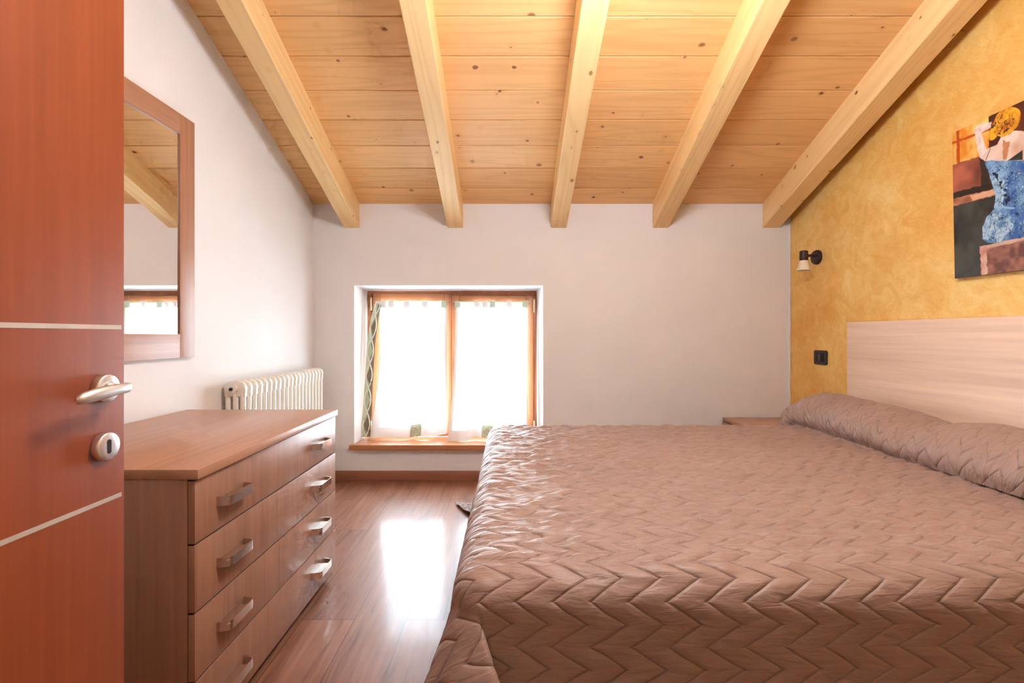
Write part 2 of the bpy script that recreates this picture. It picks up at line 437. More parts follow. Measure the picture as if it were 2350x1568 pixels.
# ------------------------------------------------------------------ window
win = bpy.data.objects.new('window_1', None); COL.objects.link(win); win.location = (-0.45, 3.72, 0.267); struct(win)
def wpart(o, par=None):
    par = par or win
    o.parent = par
    def wm(q):
        L = Matrix.Translation(q.location)
        return wm(q.parent) @ q.matrix_parent_inverse @ L if q.parent else L
    o.matrix_parent_inverse = wm(par).inverted(); return o
def px2x(px, Y): return (px-1172)*Y/F
def py2z(py, Y): return CAM_Z-(py-769)*Y/F
FX0, FX1, FZ0, FZ1 = IX0, IX1, 0.267, IZ1
# fixed frame
bm = bmesh.new()
fw = 0.042
add_box(bm, FX0, FX1, 3.702, 3.765, FZ1-fw, FZ1, 0.003)
add_box(bm, FX0, FX1, 3.702, 3.765, FZ0, FZ0+0.03, 0.003)
add_box(bm, FX0, FX0+0.052, 3.702, 3.765, FZ0+0.03, FZ1-fw, 0.003)
add_box(bm, FX1-0.034, FX1, 3.702, 3.765, FZ0+0.03, FZ1-fw, 0.003)
wpart(obj('window_frame', bm, M['winwood'], smooth=True))
box_sill = bmesh.new()
add_box(box_sill, NX0+0.001, NX1-0.001, YB-0.001, 3.700, NZ0, 0.266, 0)
add_box(box_sill, -1.152, 0.258, 3.408, YB, 0.230, 0.267, 0.006, 3)
wpart(obj('window_sill', box_sill, M['sill'], smooth=False))
def sash(x0, x1, z0, z1, yf, st=0.062, left_hinge=True, handle=False):
    yb = yf+0.056
    bm = bmesh.new()
    add_box(bm, x0, x0+st, yf, yb, z0, z1, 0.005, 3)
    add_box(bm, x1-st, x1, yf, yb, z0, z1, 0.005, 3)
    s = wpart(obj('sash', bm, M['winwood'], smooth=True))
    bm = bmesh.new()
    add_box(bm, x0+st, x1-st, yf, yb, z1-st, z1, 0.005, 3)
    add_box(bm, x0+st, x1-st, yf, yb, z0, z0+st, 0.005, 3)
    wpart(obj('rail', bm, M['winwood_h'], smooth=True), s)
    bm = bmesh.new(); add_box(bm, x0+st-0.004, x1-st+0.004, yf+0.026, yf+0.032, z0+st-0.004, z1-st+0.004)
    wpart(obj('pane', bm, M['glass']), s)
    hx = x0-0.006 if left_hinge else x1+0.006
    for zz in (z1-0.10, z0+0.04):
        bm = bmesh.new(); add_lathe(bm, [(0.004, -0.052), (0.0068, -0.048), (0.0068, 0.048), (0.004, 0.052)], (hx, yf-0.005, zz+0.02), n=16)
        wpart(obj('hinge', bm, M['brass'], smooth=True), s)
    return s
YS = 3.694
sl = sash(FX0+0.038, px2x(1036, YS)+0.005, FZ0+0.012, FZ1-0.020, YS, 0.060)
sr = sash(px2x(1034, YS)+0.012, FX1-0.026, FZ0+0.012, FZ1-0.036, YS-0.012, 0.056, left_hinge=False)
# window handle on the right sash
hx = px2x(1047, 3.67)
bm = bmesh.new()
add_box(bm, hx-0.014, hx+0.014, 3.672, 3.682, 0.79, 0.86, 0.004)
add_tube(bm, [(hx, 3.678, 0.835), (hx, 3.645, 0.835), (hx-0.001, 3.640, 0.82), (hx, 3.642, 0.77), (hx+0.002, 3.648, 0.725)], [0.008, 0.008, 0.0085, 0.008, 0.007], 12)
wpart(obj('window_handle', bm, M['brass'], smooth=True), sr)

# ------------------------------------------------------------------ curtains
def curtain(label, rodlabel, xl_top, xr_top, xl_bot, xr_bot, bottom_pts, tabs, border, seed, folds):
    """positions given in frame pixels at Y ~3.64, turned into metres"""
    Yt = 3.652
    root = thing('window_curtain', label, 'curtain', ((xl_top+xr_top)/2*0+px2x((xl_top+xr_top)/2, Yt), 3.64, 0.275), 'sheer window curtains')
    def cp(o): return wpart(o, root)
    nu, nv = 90, 110
    u = np.linspace(0, 1, nu)[:, None]*np.ones((1, nv)); v = np.ones((nu, 1))*np.linspace(0, 1, nv)[None, :]
    ztop = py2z(702, Yt)
    bp = np.array(bottom_pts, float)
    zb = np.interp(np.linspace(0, 1, nu), bp[:, 0], bp[:, 1])[:, None]
    ybot = np.interp(np.linspace(0, 1, nu), bp[:, 0], bp[:, 2])[:, None]
    sag = 0.010*np.abs(np.sin(u*math.pi*5.0))*(1-v)**8
    def shape(k): return v**k
    xl = px2x(xl_top, Yt)+(px2x(xl_bot, 3.60)-px2x(xl_top, Yt))*shape(2.2 if border else 2.4)
    xr = px2x(xr_top, Yt)+(px2x(xr_bot, 3.62)-px2x(xr_top, Yt))*shape(1.5)
    X = xl+(xr-xl)*u
    Z = ztop-sag+(zb-ztop)*v
    Y = Yt+(ybot-Yt)*v**1.6
    Y = Y+0.010*np.sin(u*2*math.pi*folds+seed+v*0.8)*(0.3+0.7*v)+0.006*vnoise(u*9+seed, v*3, seed)
    Y = np.minimum(Y, 3.668)
    Y[:, :3] = np.minimum(Y[:, :3], 3.660)
    P = np.stack([X, Y, Z], -1)
    hs = int(nv*0.925)
    cl_, cr_ = (int(nu*0.10) if border else int(nu*0.04)), int(nu*0.94)
    cp(grid_mesh('sheer_panel', P[cl_:cr_+1, :hs+1], M['sheer']))
    cp(grid_mesh('hem', P[:, hs:], M['hem']))
    cp(grid_mesh('side_hem', P[:cl_+1, :hs+1], M['hem'])); cp(grid_mesh('side_hem', P[cr_:, :hs+1], M['hem']))
    # piping round the edge
    bm = bmesh.new()
    edge = [tuple(P[i, -1]) for i in range(0, nu, 3)]
    add_tube(bm, edge, 0.0028, 6)
    add_tube(bm, [tuple(P[-1, j]) for j in range(0, nv, 4)], 0.0026, 6)
    add_tube(bm, [tuple(P[0, j]) for j in range(0, nv, 4)], 0.0026, 6)
    cp(obj('piping', bm, M['tape'], smooth=True))
    # small medallion squares on the hem
    if True:
        k0 = int(nu*0.52) if border else int(nu*0.42); k1 = k0+int(nu*0.15)
        Q = P[k0:k1+1, hs-2:].copy(); Q[..., 1] -= 0.004
        cp(grid_mesh('patch', Q, M['green']))
        n0 = (k1-k0); bm = bmesh.new()
        for sgn in (-1, 1):
            pts = []
            for j in range(13):
                tt = j/12; ii = int(k0+n0*(0.5+sgn*0.38*math.sin(tt*math.pi))); jj = int(hs+(nv-1-hs)*tt)
                q = P[min(ii, nu-1), jj]; pts.append((q[0], q[1]-0.007, q[2]))
            add_tube(bm, pts, 0.003, 6)
        cp(obj('lattice_ribbon', bm, M['tape'], smooth=True))
    # tabs
    zr = py2z(693, Yt-0.012)
    yr = Yt-0.004
    for px, green in tabs:
        x = px2x(px, yr); hw = 0.021
        bm = bmesh.new()
        prof = []
        for a in range(0, 181, 20):
            prof.append((yr-0.0075*math.cos(math.radians(a)), zr+0.0075*math.sin(math.radians(a))))
        prof = [(yr-0.005, zr-0.042)]+prof+[(yr+0.006, zr-0.040)]
        r0 = [bm.verts.new((x-hw, a, b)) for a, b in prof]; r1 = [bm.verts.new((x+hw, a, b)) for a, b in prof]
        for a in range(len(prof)-1): bm.faces.new((r0[a], r1[a], r1[a+1], r0[a+1]))
        cp(obj('tab', bm, M['green'] if green else M['hem'], smooth=True))
    if border:
        # green border strip with a lattice of crossing ribbons along the left edge
        mu, mv = 9, 120
        s = np.linspace(0, 1, mu)[:, None]; w = np.linspace(0, 1, mv)[None, :]
        xo = np.interp(w[0], [0, .12, .3, .6, 1], [px2x(862, Yt), px2x(852, 3.63), px2x(843, 3.61), px2x(838, 3.59), px2x(831, 3.57)])[None, :]
        xi = np.interp(w[0], [0, .12, .3, .6, 1], [px2x(876, Yt), px2x(868, 3.62), px2x(860, 3.60), px2x(855, 3.58), px2x(851, 3.57)])[None, :]
        Xs = xo+(xi-xo)*s
        Zs = py2z(697, Yt)+(py2z(1002, 3.57)-py2z(697, Yt))*w+0*s
        yo = Yt-0.008-0.085*w**0.8
        Ys = yo+0.004*np.sin(s*math.pi)+0*w-0.012*(1-s)
        B = np.stack([Xs, Ys, Zs], -1)
        cp(grid_mesh('border', B[:mu//2+1], M['green'])); cp(grid_mesh('border_lining', B[mu//2:], M['taupe']))
        nper = 5.5
        def at(sv, wv):
            i = sv*(mu-1); j = wv*(mv-1); i0 = int(min(i, mu-2)); j0 = int(min(j, mv-2)); fi, fj = i-i0, j-j0
            return (B[i0, j0]*(1-fi)+B[i0+1, j0]*fi)*(1-fj)+(B[i0, j0+1]*(1-fi)+B[i0+1, j0+1]*fi)*fj
        for sgn in (-1, 1):
            bm = bmesh.new(); pts = []
            for j in range(150):
                wv = j/149; q = at(0.5+sgn*0.36*math.cos(wv*math.pi*nper*2/2), wv); pts.append((q[0], q[1]-0.005, q[2]))
            add_tube(bm, pts, 0.0048, 6)
            cp(obj('lattice_ribbon', bm, M['tape'], smooth=True))
        for j in range(6):
            wv = (j+0.0)/nper*1.0+1/(nper)*0.0
            w0 = wv+0.03 if j == 0 else wv
            pts2 = [(0.5, w0-0.052), (0.78, w0), (0.5, w0+0.052), (0.22, w0)]
            if pts2[0][1] < 0 or pts2[2][1] > 1: continue
            bm = bmesh.new(); vs = [bm.verts.new(tuple(at(a, b)-np.array([0, 0.003, 0]))) for a, b in pts2]
            bm.faces.new(vs); cp(obj('diamond', bm, M['taupe'] if j % 2 else M['green']))
    # rod
    rod = thing('curtain_rod', rodlabel, 'curtain rod', (px2x((xl_top+xr_top)/2, yr), yr, zr))
    bm = bmesh.new(); x0, x1 = px2x(xl_top-6, yr), px2x(xr_top+4, yr)
    add_tube(bm, [(x0-rod.location.x, 0, 0), (x1-rod.location.x, 0, 0)], 0.003, 10)
    obj('rod', bm, M['brass'], rod, smooth=True)
    for xx in (x0+0.004, x1-0.004):
        bm = bmesh.new(); add_tube(bm, [(xx-rod.location.x, 0.0, 0), (xx-rod.location.x, YS-yr-(0.012 if xl_top > 1000 else 0), 0)], 0.0035, 8)
        obj('rod_bracket', bm, M['brass'], rod, smooth=True)
curtain('sheer white tab-top curtain with a sage green lattice border hanging down its left edge',
        'thin brass rod on the window sash without a handle, above the green-bordered curtain',
        875, 1026, 850, 1026, [(0, .282, 3.585), (.2, .284, 3.59), (.5, .280, 3.59), (.68, .296, 3.60), (.85, .288, 3.615), (1, .306, 3.63)],
        [(868, 0), (880, 0), (898, 0), (934, 0), (975, 0), (1019, 1)], True, 3, 3.0)
curtain('sheer white tab-top curtain beside the window handle, its lower corner flaring out over the sill',
        'thin brass rod on the window sash with the handle, above the flaring curtain',
        1046, 1212, 1031, 1209, [(0, .270, 3.52), (.22, .272, 3.53), (.34, .290, 3.57), (.6, .282, 3.57), (1, .29, 3.60)],
        [(1050, 1), (1094, 0), (1113, 0), (1130, 1), (1168, 0), (1205, 1)], False, 11, 4.0)

# ------------------------------------------------------------------ door leaf with hardware
DX = -0.74; DY1 = 0.918; DY0 = 0.06; DH = 2.05
door = bpy.data.objects.new('door_1', None); COL.objects.link(door); door.location = (DX-0.02, DY0, 0); struct(door)
def dpart(o, par=None): return wpart(o, par or door)
leaf = dpart(box('door_leaf', DX-0.042, DX, DY0, DY1, 0.008, DH, M['door'], bev=0.0015))
# inlaid strips
for zc in (1.0645, 0.7475):
    dpart(box('inlay_strip', DX-0.001, DX+0.0006, DY0+0.006, px2x(0, 1)*0+(DX*F/(278.5-1172)), zc-0.004, zc+0.004, M['inlay']))
ry = 0.868
def rosette(zc, par_name):
    bm = bmesh.new()
    add_lathe(bm, [(0.0235, 0.0), (0.0255, 0.0015), (0.0255, 0.0105), (0.0245, 0.0125), (0.0235, 0.0132), (0.010, 0.0132)], (DX, ry, zc), 'X', 64)
    return dpart(obj(par_name, bm, M['steel'], smooth=True))
ro = rosette(0.9535, 'lever_rosette')
# neck and curved lever
bm = bmesh.new()
add_lathe(bm, [(0.0125, 0.012), (0.0118, 0.016), (0.0100, 0.018)], (DX, ry, 0.9535), 'X', 40)
add_tube(bm, [(DX+0.014, ry, 0.9535), (DX+0.030, ry, 0.9535), (DX+0.042, ry+0.001, 0.955), (DX+0.050, ry-0.004, 0.9555), (DX+0.053, ry-0.013, 0.9555),
              (DX+0.054, ry-0.03, 0.955), (DX+0.055, ry-0.055, 0.9535), (DX+0.0555, ry-0.08, 0.951), (DX+0.055, ry-0.1, 0.948), (DX+0.0545, ry-0.108, 0.9465), (DX+0.054, ry-0.1115, 0.946)],
         [0.0085, 0.0082, 0.0085, 0.0088, 0.0092, 0.0098, 0.0108, 0.0108, 0.0095, 0.0070, 0.003], 20, (0.72, 1.0))
dpart(obj('lever_handle', bm, M['steel'], smooth=True))
ke = rosette(0.848, 'keyhole_escutcheon')
bm = bmesh.new()
xk = DX+0.0136
pts = []
for k in range(24):
    a = 2*math.pi*k/24; cy, cz = math.cos(a)*0.0045, math.sin(a)*0.0045+(0.0085 if math.sin(a) >= 0 else -0.0085)
    pts.append((cy, cz))
a = [bm.verts.new((xk, ry+p[0], 0.848+p[1])) for p in pts]; b = [bm.verts.new((xk-0.004, ry+p[0], 0.848+p[1])) for p in pts]
bm.faces.new(a); bm.faces.new(b)
for k in range(24): bm.faces.new((a[k], a[(k+1) % 24], b[(k+1) % 24], b[k]))
dpart(obj('keyhole', bm, M['dark']), ke)
# jamb carrying the leaf
struct(box('trim_3', DX-0.10, DX-0.002, -0.02, 0.055, 0, 2.10, M['door'], bev=0.003))

# ------------------------------------------------------------------ chest of drawers
dr = thing('chest_of_drawers', 'low walnut-veneer chest of four wide drawers with nickel bow pulls, beneath the mirror', 'chest of drawers', (-1.08, 1.62, 0))
def P_(o, par=dr): return wpart(o, par)
TX, Y0, Y1, TZ = -0.754, 1.155, 2.091, 0.725
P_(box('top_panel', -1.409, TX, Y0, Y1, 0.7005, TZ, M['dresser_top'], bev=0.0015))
P_(box('carcass', -1.405, -0.782, Y0+0.003, Y1-0.003, 0.030, 0.700, M['dresser'], bev=0.001))
for z0, z1 in ((0.6958, 0.7003), (0.5388, 0.5432), (0.3718, 0.3762), (0.2048, 0.2092)): P_(box('painted_gap_shade', -0.7817, -0.7675, Y0+0.006, Y1-0.006, z0, z1, M['dark']))  # solid dark strips filling the drawer gaps, painted stand-in for seam shadow
P_(box('plinth', -1.395, -0.800, Y0+0.02, Y1-0.02, 0.0, 0.0298, M['dark']))
def pull(par, yc, zc):
    L, D, H = 0.118, 0.034, 0.025
    bm = bmesh.new()
    # bow strip: U outline in plan, swept in height
    out = []; R = 0.014
    def arc(cx, cy, r, a0, a1, n=8): return [(cx+r*math.cos(math.radians(a0+(a1-a0)*k/n)), cy+r*math.sin(math.radians(a0+(a1-a0)*k/n))) for k in range(n+1)]
    x0 = -0.7635; x1 = x0+D
    outer = [(x0, yc-L/2-0.006)] + arc(x1-R, yc-L/2+R-0.0, R, -70, 0) + arc(x1-R, yc+L/2-R, R, 0, 70) + [(x0, yc+L/2+0.006)]
    th = 0.0035
    inner = [(x0, yc-L/2-0.006+0.005)] + arc(x1-R, yc-L/2+R, R-th, -70, 0) + arc(x1-R, yc+L/2-R, R-th, 0, 70) + [(x0, yc+L/2+0.006-0.005)]
    zt, zb = zc+H/2, zc-H/2
    V = [[bm.verts.new((x, y, z)) for x, y in ring_] for ring_ in (outer, inner) for z in (zb, zt)]
    ob, ot, ib, it = V; n = len(outer)
    for k in range(n-1):
        bm.faces.new((ob[k], ob[k+1], ot[k+1], ot[k])); bm.faces.new((ib[k], it[k], it[k+1], ib[k+1]))
        bm.faces.new((ot[k], ot[k+1], it[k+1], it[k])); bm.faces.new((ob[k], ib[k], ib[k+1], ob[k+1]))
    bm.faces.new((ob[0], ot[0], it[0], ib[0])); bm.faces.new((ob[-1], ib[-1], it[-1], ot[-1]))
    add_box(bm, x0+0.0002, x1-th+0.0005, yc-L/2, yc+L*0.28, zt-0.0085, zt-0.0065)
    bmesh.ops.bevel(bm, geom=[e for e in bm.edges if abs(e.verts[0].co.z-e.verts[1].co.z) < 1e-6 and len(e.link_faces) == 2 and e.calc_face_angle(0) > 1.2], offset=0.0007, segments=2, profile=0.5, affect='EDGES')
    h = P_(obj('drawer_pull', bm, M['pull'], smooth=True), par)
    # finger plate closing most of the bow
    return h
zs = [(0.5435, 0.6955), (0.3765, 0.5385), (0.2095, 0.3715), (0.0395, 0.2045)]
for z0, z1 in zs:
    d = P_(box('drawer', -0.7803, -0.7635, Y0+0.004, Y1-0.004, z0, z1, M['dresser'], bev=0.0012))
    for yc in (1.308, 1.905): pull(d, yc, z1-0.078 if z1 > .6 else (z0+z1)/2+0.0)

# ------------------------------------------------------------------ wall mirror
mi = thing('wall_mirror', 'tall rectangular wall mirror in a flat walnut-veneer frame above the chest of drawers', 'mirror', (XL, 1.76, 0.95))
mx0, mx1 = XL+0.001, -1.400
my0, my1, mz0, mz1 = 1.40, 2.124, 0.953, 1.988
iy0, iy1, iz0, iz1 = 1.495, 2.030, 1.054, 1.899
bm = bmesh.new()
bm.free()
for a, b in ((iy1, my1), (my0, iy0)): wpart(box('frame_stile', mx0, mx1, a, b, mz0, mz1, M['mframe'], bev=0.0012), mi)
for a, b in ((iz1, mz1), (mz0, iz0)): wpart(box('frame_rail', mx0, mx1, iy0, iy1, a, b, M['mframe_h'], bev=0.0012), mi)
wpart(box('mirror_glass', mx0, mx1-0.006, iy0-0.001, iy1+0.001, iz0-0.001, iz1+0.001, M['mirror']), mi)

# ------------------------------------------------------------------ radiator
ra = thing('radiator', 'cream column radiator of narrow rounded sections on the white wall next to the window', 'radiator', (-1.35, 2.83, 0.12))
RX0, RX1, RZ0, RZ1 = -1.400, -1.298, 0.10, 0.822
def section_bm():
    """one section in local coordinates, thin along Y"""
    bm = bmesh.new()
    w = RX1-RX0; ty = 0.0125; H = RZ1-RZ0
    def stadium(z0, z1, top):
        # header plate with rounded outer corners
        r = 0.030; pts = []
        if top: pts = [(0, z0), (w, z0)] + [(w-r+r*math.cos(a), z1-r+r*math.sin(a)) for a in np.linspace(0, math.pi/2, 9)] + [(r+r*math.cos(a), z1-r+r*math.sin(a)) for a in np.linspace(math.pi/2, math.pi, 9)]
        else: pts = [(w, z1), (0, z1)] + [(r-r*math.cos(a), z0+r-r*math.sin(a)) for a in np.linspace(0, math.pi/2, 9)] + [(w-r+r*math.sin(a), z0+r-r*math.cos(a)) for a in np.linspace(0, math.pi/2, 9)]
        a = [bm.verts.new((x, -ty, z)) for x, z in pts]; b = [bm.verts.new((x, ty, z)) for x, z in pts]
        f1 = bm.faces.new(a); f2 = bm.faces.new(b); n = len(pts)
        for i in range(n): bm.faces.new((a[i], a[(i+1) % n], b[(i+1) % n], b[i]))
        es = list(set(f1.edges) | set(f2.edges))
        bmesh.ops.bevel(bm, geom=es, offset=0.008, segments=4, profile=0.5, affect='EDGES')
    stadium(H-0.075, H, True); stadium(0, 0.075, False)
    for k in range(3):
        cx = w*(0.145+0.355*k)
        add_tube(bm, [(cx, 0, 0.06), (cx, 0, H-0.06)], 0.0125, 16, (1.15, 1.0))
    for z in (0.035, H-0.035):
        add_lathe(bm, [(0.019, -0.0253), (0.019, 0.0253)], (w/2, 0, z), 'Y', 20)
    return bm
first = None
yy0, yy1 = 2.352, 3.310
for k in range(20):
    if first is None:
        first = obj('radiator_section', section_bm(), M['radiator'], ra, smooth=True); s = first
    else:
        s = first.copy(); COL.objects.link(s); s.parent = ra
    s.location = (RX0+1.35, yy0+(yy1-yy0)*k/19-2.83, RZ0-0.12)
bm = bmesh.new(); wv = RX0+(RX1-RX0)/2
add_lathe(bm, [(0.020, 0), (0.020, -0.006), (0.012, -0.007)], (wv-0.0+1.35, yy0-0.0253-2.83, RZ1-0.035-0.12), 'Y', 24)
obj('end_plug', bm, M['radiator'], ra, smooth=True)
bm = bmesh.new(); add_lathe(bm, [(0.0085, 0), (0.0085, -0.009)], (wv-0.004+1.35, yy0-0.031-2.83, RZ1-0.035-0.12), 'Y', 6)
obj('bleed_valve', bm, M['dark'], ra)
for yv in (yy0+0.12, yy1-0.12):
    bm = bmesh.new(); add_box(bm, XL+0.0005+1.35, RX0+0.012+1.35, yv-0.0372-2.83, yv-0.0134-2.83, 0.60, 0.63)
    obj('wall_bracket', bm, M['radiator'], ra)

# ------------------------------------------------------------------ bed
BT = 0.548
bed = thing('double_bed', 'double bed with a wide pale oak-veneer headboard against the golden wall', 'bed', (0.9, 1.85, 0))
def bp_(o): return wpart(o, bed)
bp_(box('headboard', 1.972, XR-0.0125, 0.90, 2.812, 0.02, 1.124, M['head'], bev=0.0015))
bp_(box('mattress', -0.085, 1.955, 1.04, 2.66, 0.28, BT-0.03, M['mattress'], bev=0.04, seg=4))
bp_(box('bed_base', -0.065, 1.960, 1.06, 2.64, 0.06, 0.279, M['head'], bev=0.004))
for x in (0.0, 1.85):
    for yv in (1.12, 2.52): bp_(box('leg', x, x+0.06, yv, yv+0.06, 0.0, 0.0598, M['dark']))

# quilted bedspread -------------------------------------------------
U0, V0, V1 = -0.050, 1.060, 2.640      # where rounding to the hanging sides starts
R_ = 0.075
HANG = 0.585
# pillow roll profile across X (x, z above BT)
prof = np.array([(1.575, 0.0), (1.572, 0.012), (1.556, 0.04), (1.556, 0.075), (1.575, 0.115), (1.615, 0.150), (1.67, 0.172), (1.735, 0.180), (1.80, 0.172), (1.86, 0.145), (1.91, 0.10), (1.945, 0.05), (1.955, 0.02)])
seg = np.hypot(*np.diff(prof, axis=0).T); arc = np.concatenate([[0], np.cumsum(seg)])
UP = 1.575; UE = UP+arc[-1]
st = 0.0052
us = np.concatenate([np.arange(U0-HANG, UE, st), [UE]]); vs = np.arange(V0-HANG, V1+HANG, st)
Ug, Vg = np.meshgrid(us, vs, indexing='ij')
ua = np.clip(Ug, U0, None); va = np.clip(Vg, V0, V1)
# smooth catmull-like interpolation of the profile
def sm_interp(a, xs, ys):
    o = np.interp(a, xs, ys); return o
tt = np.clip(Ug-UP, 0, None)
fa = np.linspace(0, arc[-1], 400); px_ = np.interp(fa, arc, prof[:, 0]); pz_ = np.interp(fa, arc, prof[:, 1])
ker = np.ones(23)/23
px_s = np.convolve(np.pad(px_, 11, 'edge'), ker, 'valid'); pz_s = np.convolve(np.pad(pz_, 11, 'edge'), ker, 'valid')
isP = Ug > UP
bx = np.where(isP, np.interp(tt, fa, px_s), ua); bz = np.where(isP, np.interp(tt, fa, pz_s), 0.0)
# two pillows side by side: slight dip and slump between and toward the ends
dip = 1-0.16*np.exp(-((va-1.93)/0.10)**2)+0.05*np.sin(va*5+1)
endt = np.clip((V1+0.10-va)/0.20, 0, 1)
endt = 0.42+0.58*(endt*endt*(3-2*endt)); endn = np.clip((va-V0+0.1)/0.20, 0, 1); endn = 0.42+0.58*(endn*endn*(3-2*endn))
bz = bz*dip*endt*endn
bx = np.where(isP, bx+0.018*np.sin(va*3.1+0.4)*np.exp(-tt*9), bx)
# pillows stick out past the mattress edge
w_p = np.clip((Ug-UP)/0.12, 0, 1)
stretch = 1+w_p*0.09*np.clip((va-1.85)/0.8, -1, 1)*np.sign(va-1.85)
by = 1.85+(va-1.85)*(1+w_p*0.10)
du = np.clip(U0-Ug, 0, None); dv_n = np.clip(V0-Vg, 0, None); dv_f = np.clip(Vg-V1, 0, None); dv = dv_n+dv_f
d = np.hypot(du, dv); th = np.degrees(np.arctan2(dv, du))
near = dv_n > 0
# offsets per unit of hanging length; table over the corner angle (0 = foot side, 90 = long side)
tn = np.array([0, 12, 25, 40, 55, 66, 72, 76, 80, 85, 90.]);
oxn = np.array([-.07, -.20, -.36, -.40, -.20, .10, .38, .36, .16, .03, 0.])
oyn = np.array([0, -.06, -.16, -.32, -.46, -.52, -.50, -.26, -.04, -.03, -.05])
tf = np.array([0, 20, 35, 45, 55, 70, 90.]); oxf = np.array([-.04, -.10, -.20, -.25, -.20, -.08, 0]); oyf = np.array([0, .08, .22, .34, .36, .22, .07])
def smooth_tab(t, xs, ys):
    fx = np.linspace(0, 90, 361); fy = np.interp(fx, xs, ys); k = np.ones(17)/17
    fy2 = np.convolve(np.pad(fy, 8, 'edge'), k, 'valid'); return np.interp(t, fx, fy2)
ox = np.where(near, smooth_tab(th, tn, oxn), smooth_tab(th, tf, oxf)); oy = np.where(near, smooth_tab(th, tn, oyn), smooth_tab(th, tf, oyf))
cdx = np.where(d > 1e-9, -du/np.maximum(d, 1e-9), 0); cdy = np.where(d > 1e-9, (dv_f-dv_n)/np.maximum(d, 1e-9), 0)
q = R_*math.pi/2
ang = np.clip(d/R_, 0, math.pi/2); hor = R_*np.sin(ang); drop = R_*(1-np.cos(ang)); rest = np.clip(d-q, 0, None)
fl = np.hypot(ox, oy)
# soft drape ripples on the sides
rip = 0.018*np.sin(Vg*7.5+1.0)*np.clip(rest*2.2, 0, 1)*(du > 0)*(dv == 0)+0.014*np.sin(Ug*6.0)*np.clip(rest*2.2, 0, 1)*(dv > 0)*(du == 0)
X = bx+cdx*(hor+rip)+ox*rest; Y = by+cdy*(hor+rip)+oy*rest
Z = BT+bz-drop-rest*np.sqrt(np.clip(1-fl*fl, 0.2, 1))
# pillow ends hang a bit longer
# floor contact: cloth spreads outward on the floor
under = np.clip(0.014-Z, 0, None)
Z = np.maximum(Z, 0.014)+0.010*np.abs(np.sin(under*60))*np.exp(-under*4)*(under > 0)
X += cdx*under*0.55; Y += cdy*under*0.35
P = np.stack([X, Y, Z], -1)
gu = np.gradient(P, axis=0); gv = np.gradient(P, axis=1)
Nn = np.cross(gu, gv); ln = np.linalg.norm(Nn, axis=-1, keepdims=True)
Nn = Nn/np.maximum(ln, 1e-12)
for _ in range(2):
    Nn[1:-1, 1:-1] = (Nn[1:-1, 1:-1]*2+Nn[:-2, 1:-1]+Nn[2:, 1:-1]+Nn[1:-1, :-2]+Nn[1:-1, 2:]); Nn /= np.maximum(np.linalg.norm(Nn, axis=-1, keepdims=True), 1e-9)
# zig-zag quilting
tri = 2*np.abs(((Vg/PER) % 1)-0.5)
wob = 0.006*vnoise(Ug*9, Vg*9, 5)+0.003*vnoise(Ug*25, Vg*25, 6); Uc = Ug+wob
ph = ((Uc+AMP*tri)/SPC) % 1.0
dist = np.minimum(ph, 1-ph)*SPC*0.52
puff = np.clip(dist/0.016, 0, 1); puff = np.sqrt(np.clip(1-(1-puff)**2, 0, 1))
# wrinkles pulled across each pocket on the flat top
topm = (d < 0.02)*1.0; topm = np.clip(1-d/0.12, 0, 1)*np.where(isP, 0.45, 1.0)
wr = vnoise(Ug*14+Vg*9, Vg*46, 21)*0.65+vnoise(Ug*30, Vg*66+Ug*12, 22)*0.35
wr2 = vnoise(Ug*26, Vg*26, 23)
h = puff*(0.0036-0.0006*topm)+puff*topm*(0.0085*wr+0.0025*wr2)+0.004*vnoise(Ug*5, Vg*5, 31)*(0.3+0.7*(1-topm))
P = P+Nn*(h[..., None])
P[..., 2] = np.maximum(P[..., 2], 0.006)
P[..., 0] = np.minimum(P[..., 0], 1.968)
cover = grid_mesh('bedspread', P, M['cover'])
tag(cover, 'taupe satin bedspread quilted in zigzags, spread over the bed and its pillows', 'bedspread')
uvl = cover.data.uv_layers.new(name='cloth')
li = np.empty(len(cover.data.loops), dtype=np.int32); cover.data.loops.foreach_get('vertex_index', li)
uvl.data.foreach_set('uv', np.stack([Uc.reshape(-1)[li]+SPC*30, Vg.reshape(-1)[li]+PER*20], -1).reshape(-1).astype(np.float32))
smod = cover.modifiers.new('thick', 'SOLIDIFY'); smod.thickness = 0.006; smod.offset = -1

# ------------------------------------------------------------------ nightstand
ns = thing('nightstand', 'low brown wooden nightstand in the corner behind the bed', 'nightstand', (1.75, 3.2, 0))
nx0, nx1, ny0, ny1 = 1.522, XR-0.014, 2.99, YB-0.016
wpart(box('top_panel', nx0, nx1, ny0, ny1, 0.437, 0.459, M['dresser_top'], bev=0.0015), ns)
wpart(box('cabinet', nx0+0.012, nx1-0.002, ny0+0.008, ny1-0.004, 0.03, 0.4365, M['dresser'], bev=0.0015), ns)
for z0, z1 in ((0.04, 0.228), (0.234, 0.430)):
    d_ = wpart(box('drawer', nx0-0.006, nx0+0.0115, ny0+0.012, ny1-0.008, z0, z1, M['dresser'], bev=0.0015), ns)
    bm = bmesh.new(); yc, zc = (ny0+ny1)/2, (z0+z1)/2
    add_tube(bm, [(nx0-0.006, yc-0.06, zc), (nx0-0.03, yc-0.052, zc), (nx0-0.034, yc, zc), (nx0-0.03, yc+0.052, zc), (nx0-0.006, yc+0.06, zc)], 0.006, 10)
    wpart(obj('drawer_pull', bm, M['pull'], smooth=True), d_)
wpart(box('plinth', nx0+0.02, nx1-0.01, ny0+0.02, ny1-0.02, 0.0, 0.0298, M['dark']), ns)

